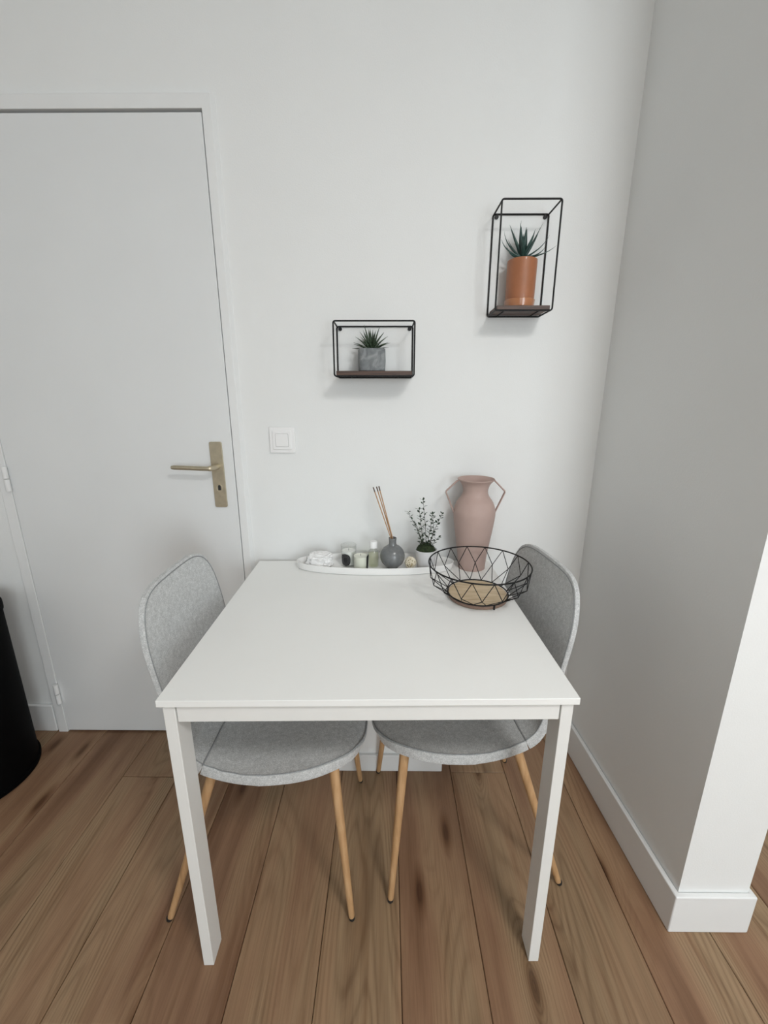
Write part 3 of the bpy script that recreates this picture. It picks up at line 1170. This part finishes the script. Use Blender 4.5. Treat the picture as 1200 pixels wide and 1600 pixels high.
def curved_label(name, parent, r0, rt, h, az, half_az, zc, hh, m, oval_=True, lift=0.0006, power=2.0):
    bm = bmesh.new()
    n = 28
    cen = []
    def P(da, z, k):
        rr = r0 + (rt - r0) * z / h + lift + k
        a = az + da
        return (rr * math.cos(a), rr * math.sin(a), z)
    rows = 12
    g = []
    for j in range(rows + 1):
        v = -1 + 2 * j / rows
        wd = (1 - abs(v) ** power) ** (1 / power) if oval_ else 1.0
        wd = max(wd, 0.02)
        g.append([bm.verts.new(P(half_az * wd * (-1 + 2 * i / n), zc + hh * v, 0)) for i in range(n + 1)])
    for j in range(rows):
        for i in range(n):
            bm.faces.new((g[j][i], g[j][i + 1], g[j + 1][i + 1], g[j + 1][i]))
    o = obj(name, bm, m, parent, smooth=True)
    s = o.modifiers.new('solid', 'SOLIDIFY')
    s.thickness = 0.0003
    return o


def ring_print(parent, r0, rt, h, az, ha, zc, hh, f):
    bm = bmesh.new()
    pts = []
    for k in range(32):
        t = 2 * PI * k / 32
        z = zc + hh * f * math.sin(t)
        rr = r0 + (rt - r0) * z / h + 0.0011
        a = az + ha * f * math.cos(t)
        pts.append((rr * math.cos(a), rr * math.sin(a), z))
    tube(bm, pts, 0.00025, n=5, closed=True)
    obj('printed_ring', bm, M['label_line'], parent)


lb = curved_label('oval_label', j1, 0.0235, 0.0235 * 1.13, 0.0735, math.radians(249), 0.68, 0.0265, 0.0210, M['label'], power=2.6)
ring_print(lb, 0.0235, 0.0235 * 1.13, 0.0735, math.radians(249), 0.68, 0.0265, 0.0210, 0.80)
ring_print(lb, 0.0235, 0.0235 * 1.13, 0.0735, math.radians(249), 0.68, 0.0265, 0.0210, 0.55)
lb2 = curved_label('side_label', j2, 0.0235, 0.0235 * 1.10, 0.0585, math.radians(-14), 0.36, 0.030, 0.0235, M['label'], oval_=False)

# small bottle
bt = empty('glass_bottle', (-0.0055, -0.084, ZTR))
tag(bt, 'small clear bottle of pale yellow oil with a white cap', 'bottle')
bm = bmesh.new()
lathe(bm, [(0, 0), (0.0165, 0), (0.018, 0.002), (0.018, 0.050), (0.0165, 0.0555), (0.011, 0.060), (0.0095, 0.062), (0.0095, 0.070), (0.0085, 0.070), (0.0085, 0.0615), (0.0155, 0.0545), (0.0165, 0.050), (0.0165, 0.003), (0, 0.003)], 36)
obj('glass', bm, M['glass'], bt, smooth=True)
bm = bmesh.new()
lathe(bm, [(0, 0.0035), (0.0160, 0.0035), (0.0160, 0.046), (0, 0.046)], 36)
obj('oil', bm, M['liquid'], bt, smooth=True)
bm = bmesh.new()
lathe(bm, [(0.0098, 0.0655), (0.0125, 0.0655), (0.0128, 0.0675), (0.0125, 0.0855), (0.0112, 0.0875), (0, 0.0875)], 32)
obj('cap', bm, M['cap'], bt, smooth=True)

# reed diffuser
df = empty('reed_diffuser', (0.0578, -0.0935, ZTR))
tag(df, 'round dark grey ceramic reed diffuser with three thin sticks', 'diffuser')
bm = bmesh.new()
prof = [(0, 0), (0.018, 0.0)]
for k in range(3, 34):
    a = -PI / 2 + PI * k / 36
    r, z = 0.0408 * math.cos(a), 0.0395 + 0.0408 * math.sin(a)
    if z > 0.0 and r > 0.0125:
        prof.append((r, max(z, 0.0)))
prof += [(0.0122, 0.083), (0.0120, 0.092), (0.0128, 0.0995), (0.0132, 0.102), (0.0122, 0.1035), (0.0100, 0.102), (0.0095, 0.090), (0.0095, 0.075), (0, 0.070)]
lathe(bm, prof, 48)
obj('bottle', bm, M['grey_cer'], df, smooth=True)
for (tx, tz, bx, by, ty) in ((-0.0625, 0.2675, -0.0055, -0.002, 0.012), (-0.0520, 0.2685, -0.003, 0.004, 0.016), (-0.0445, 0.2715, -0.0025, -0.001, 0.010)):
    bm = bmesh.new()
    a, b = Vector((bx + 0.010, by, 0.0715)), Vector((tx, ty, tz))
    tube(bm, [a, a.lerp(b, 0.5), b], 0.0019, n=8)
    st = obj('reed_stick', bm, M['stick'], df, smooth=True)
    bm = bmesh.new()
    tube(bm, [a.lerp(b, 0.93), b + (b - a).normalized() * 0.0006], 0.00205, n=8)
    obj('stick_tip', bm, M['stick_tip'], st, smooth=True)

# woven ball
bm = bmesh.new()
rnd = random.Random(5)
for k in range(15):
    nrm = Vector((rnd.gauss(0, 1), rnd.gauss(0, 1), rnd.gauss(0, 1))).normalized()
    u = nrm.orthogonal().normalized()
    w = nrm.cross(u)
    offs = rnd.uniform(-0.5, 0.5)
    rr = math.sqrt(1 - offs * offs)
    R = 0.0183 + rnd.uniform(-0.0006, 0.0006)
    pts = [(u * math.cos(2 * PI * i / 28) * rr + w * math.sin(2 * PI * i / 28) * rr + nrm * offs) * R for i in range(28)]
    tube(bm, pts, 0.00125, n=6, closed=True)
zmin = min(v.co.z for v in bm.verts)
for v in bm.verts:
    v.co.z -= zmin
rb = obj('rattan_ball', bm, M['rattan'], None, smooth=True)
rb.location = (0.1172, -0.100, ZTR)
tag(rb, 'small pale woven rattan ball beside the potted twig plant', 'ornament')
bm = bmesh.new()
bmesh.ops.create_icosphere(bm, subdivisions=3, radius=0.0155)
for v in bm.verts:
    v.co.z -= zmin
obj('core', bm, M['rattan_core'], rb, smooth=True)

# potted twig plant
pp = empty('potted_twig_plant', (0.1675, -0.0905, ZTR))
tag(pp, 'leafy twig plant with moss in a small pale pot on the tray', 'plant')
bm = bmesh.new()
prof = [(0, 0), (0.0255, 0), (0.0275, 0.002)]
for k in range(13):
    z = 0.004 + k * 0.0044
    r = 0.0280 + 0.0075 * (k / 12) ** 0.8
    prof += [(r, z), (r - 0.0006, z + 0.0022)]
prof += [(0.0362, 0.0600), (0.0366, 0.0625), (0.0355, 0.0636), (0.0335, 0.0625), (0.0325, 0.050), (0, 0.050)]
lathe(bm, prof, 48)
obj('pot', bm, M['plant_pot'], pp, smooth=True, angle=60)
bm = bmesh.new()
bmesh.ops.create_icosphere(bm, subdivisions=5, radius=1.0)
for v in bm.verts:
    p = v.co.copy()
    f = 1 + 0.16 * mnoise.noise(p * 5) + 0.14 * mnoise.noise(p * 13)
    v.co = Vector((p.x * 0.0315, p.y * 0.0315, 0.0555 + max(p.z, -0.15) * 0.027 * f))
obj('moss', bm, M['moss'], pp, smooth=True)
rnd = random.Random(21)
STEMS = [((-0.008, 0.0), (-0.030, 0.0), (-0.0615, 0.002, 0.190)), ((-0.006, 0.004), (-0.016, 0.006), (-0.024, 0.006, 0.196)),
         ((0.002, 0.003), (-0.004, 0.008), (-0.012, 0.010, 0.226)), ((0.006, -0.004), (0.022, -0.008), (0.016, -0.012, 0.186)),
         ((0.010, 0.0), (0.026, 0.002), (0.050, 0.004, 0.182)), ((0.004, 0.008), (0.014, 0.020), (0.020, 0.026, 0.176)),
         ((0.012, -0.006), (0.024, -0.008), (0.038, -0.008, 0.105)), ((-0.010, -0.006), (-0.020, -0.012), (-0.034, -0.016, 0.150))]
for si, (b0, m0, t0) in enumerate(STEMS):
    P0 = Vector((b0[0], b0[1], 0.070))
    P2 = Vector(t0)
    P1 = Vector((m0[0], m0[1], (0.07 + P2.z) / 2))
    path = [Vector(p) for p in catmull([tuple(P0), tuple(P1), tuple(P2)], 24)]
    bm = bmesh.new()
    tube(bm, path, [0.0011 - 0.0006 * k / 23 for k in range(24)], n=6)
    stem = obj('stem', bm, M['twig'], pp, smooth=True)
    bm = bmesh.new()
    nl = 26 if P2.z > 0.16 else 12
    for q in range(nl):
        f = 0.06 + 0.94 * q / (nl - 1)
        base = path[min(23, int(f * 23))]
        d_ = (path[min(23, int(f * 23) + 1)] - path[max(0, int(f * 23) - 1)]).normalized()
        az = q * 2.4 + rnd.uniform(-0.5, 0.5)
        sd = Vector((math.cos(az), math.sin(az), 0))
        dirv = (sd * 0.9 + d_ * rnd.uniform(0.2, 0.9)).normalized()
        L = rnd.uniform(0.008, 0.0135)
        w = L * 0.30
        wv = dirv.cross(Vector((rnd.uniform(-.4, .4), rnd.uniform(-.4, .4), 1))).normalized()
        up = wv.cross(dirv).normalized()
        sub = rnd.uniform(0.001, 0.004)
        c0 = base + dirv * sub
        top = [c0, c0 + dirv * L * 0.35 + wv * w, c0 + dirv * L * 0.75 + wv * w * 0.75, c0 + dirv * L, c0 + dirv * L * 0.75 - wv * w * 0.75, c0 + dirv * L * 0.35 - wv * w]
        a = [bm.verts.new(p + up * 0.0002) for p in top]
        b = [bm.verts.new(p - up * 0.0002) for p in top]
        bm.faces.new(a)
        bm.faces.new(b[::-1])
        for k in range(6):
            bm.faces.new((a[k], b[k], b[(k + 1) % 6], a[(k + 1) % 6]))
        if sub > 0.0015:
            tube(bm, [base, c0 + dirv * 0.001], 0.0004, n=4)
    lv = obj('leaves', bm, M['leaf_small'], stem)
    lv['kind'] = 'stuff'

# ------------------------------------------------------------------ vase
vs = empty('two_handled_vase', (0.3235, -0.0725, TH))
tag(vs, 'tall dusty pink metal vase with two angular handles', 'vase')
VP = catmull([(0.0445, 0.0), (0.0475, 0.040), (0.0545, 0.090), (0.0620, 0.140), (0.0665, 0.178), (0.0660, 0.202), (0.0575, 0.226), (0.0455, 0.243), (0.0400, 0.256), (0.0400, 0.269), (0.0455, 0.285), (0.0575, 0.2985)], 70)
bm = bmesh.new()
t_ = 0.0016
prof = [(0, 0.0), (0.043, 0.0)] + VP + [(0.0588, 0.3005), (0.0580, 0.3018)] + [(r - t_, z + 0.0008) for r, z in VP[::-1][1:-4]] + [(0, 0.012)]
lathe(bm, prof, 64)
obj('body', bm, M['vase'], vs, smooth=True, angle=70)
for sx in (-1, 1):
    bm = bmesh.new()
    P = [Vector((sx * 0.0560, 0, 0.2955)), Vector((sx * 0.0600, 0, 0.2945)), Vector((sx * 0.0935, 0, 0.2615)), Vector((sx * 0.0945, 0, 0.2570)), Vector((sx * 0.0690, 0, 0.196)), Vector((sx * 0.0655, 0, 0.188))]
    tube(bm, P, 1, n=8, flat=(0.0027, 0.0052), up=(sx * 0.6, 0, 0.8))
    obj('handle', bm, M['vase'], vs, smooth=True)

# ------------------------------------------------------------------ wire bowl
bw = empty('wire_basket', (0.2985, -0.2935, TH))
tag(bw, 'black geometric wire fruit bowl with a round wooden base', 'bowl')
RB, RM, RR = 0.0845, 0.1345, 0.1405
ZB, ZM, ZR = 0.0150, 0.050, 0.1010
bm = bmesh.new()
lathe(bm, [(0, 0.0012), (0.0800, 0.0012), (0.0822, 0.0030), (0.0822, 0.0120), (0.0805, 0.0135), (0, 0.0135)], 56)
obj('base_disc', bm, M['bowl_wood'], bw, smooth=True)
bm = bmesh.new()
lathe(bm, [(0.0824, 0.0020), (0.0832, 0.0020), (0.0832, 0.0112), (0.0824, 0.0112)], 56, closed=True)
obj('edge_band', bm, M['bowl_edge'], bw, smooth=True)
for nm, r, z, rad in (('rim', RR, ZR, 0.0020), ('base_ring', RB, ZB - 0.001, 0.0019)):
    bm = bmesh.new()
    tube(bm, [(r * math.cos(2 * PI * k / 72), r * math.sin(2 * PI * k / 72), z) for k in range(72)], rad, n=8, closed=True)
    obj(nm, bm, M['black'], bw, smooth=True)
N = 16
for sgn in (1, -1):
    stp = sgn * 2 * PI / N
    bm = bmesh.new()
    P = [(RR, 0, ZR), (RM * math.cos(stp / 2), RM * math.sin(stp / 2), ZM), (RB * math.cos(stp), RB * math.sin(stp), ZB)]
    lo = 0.0 if sgn > 0 else 0.0
    a, b_, c = [Vector(p) for p in P]
    tube(bm, [a, a.lerp(b_, 0.94), b_, b_.lerp(c, 0.06), c], 0.00115, n=6)
    me = bpy.data.meshes.new('wire')
    bm.to_mesh(me)
    bm.free()
    me.materials.append(M['black'])
    me.shade_smooth()
    for k in range(N):
        o = bpy.data.objects.new('wire', me)
        COL.objects.link(o)
        o.parent = bw
        o.rotation_euler.z = 2 * PI * k / N + 0.06
for k in range(3):
    a = -PI / 2 + 0.35 + k * 2 * PI / 3
    bm = bmesh.new()
    tube(bm, [(0.0838 * math.cos(a), 0.0838 * math.sin(a), 0.0), (0.0838 * math.cos(a), 0.0838 * math.sin(a), 0.014)], 0.0026, n=8)
    obj('clip', bm, M['black'], bw, smooth=True)
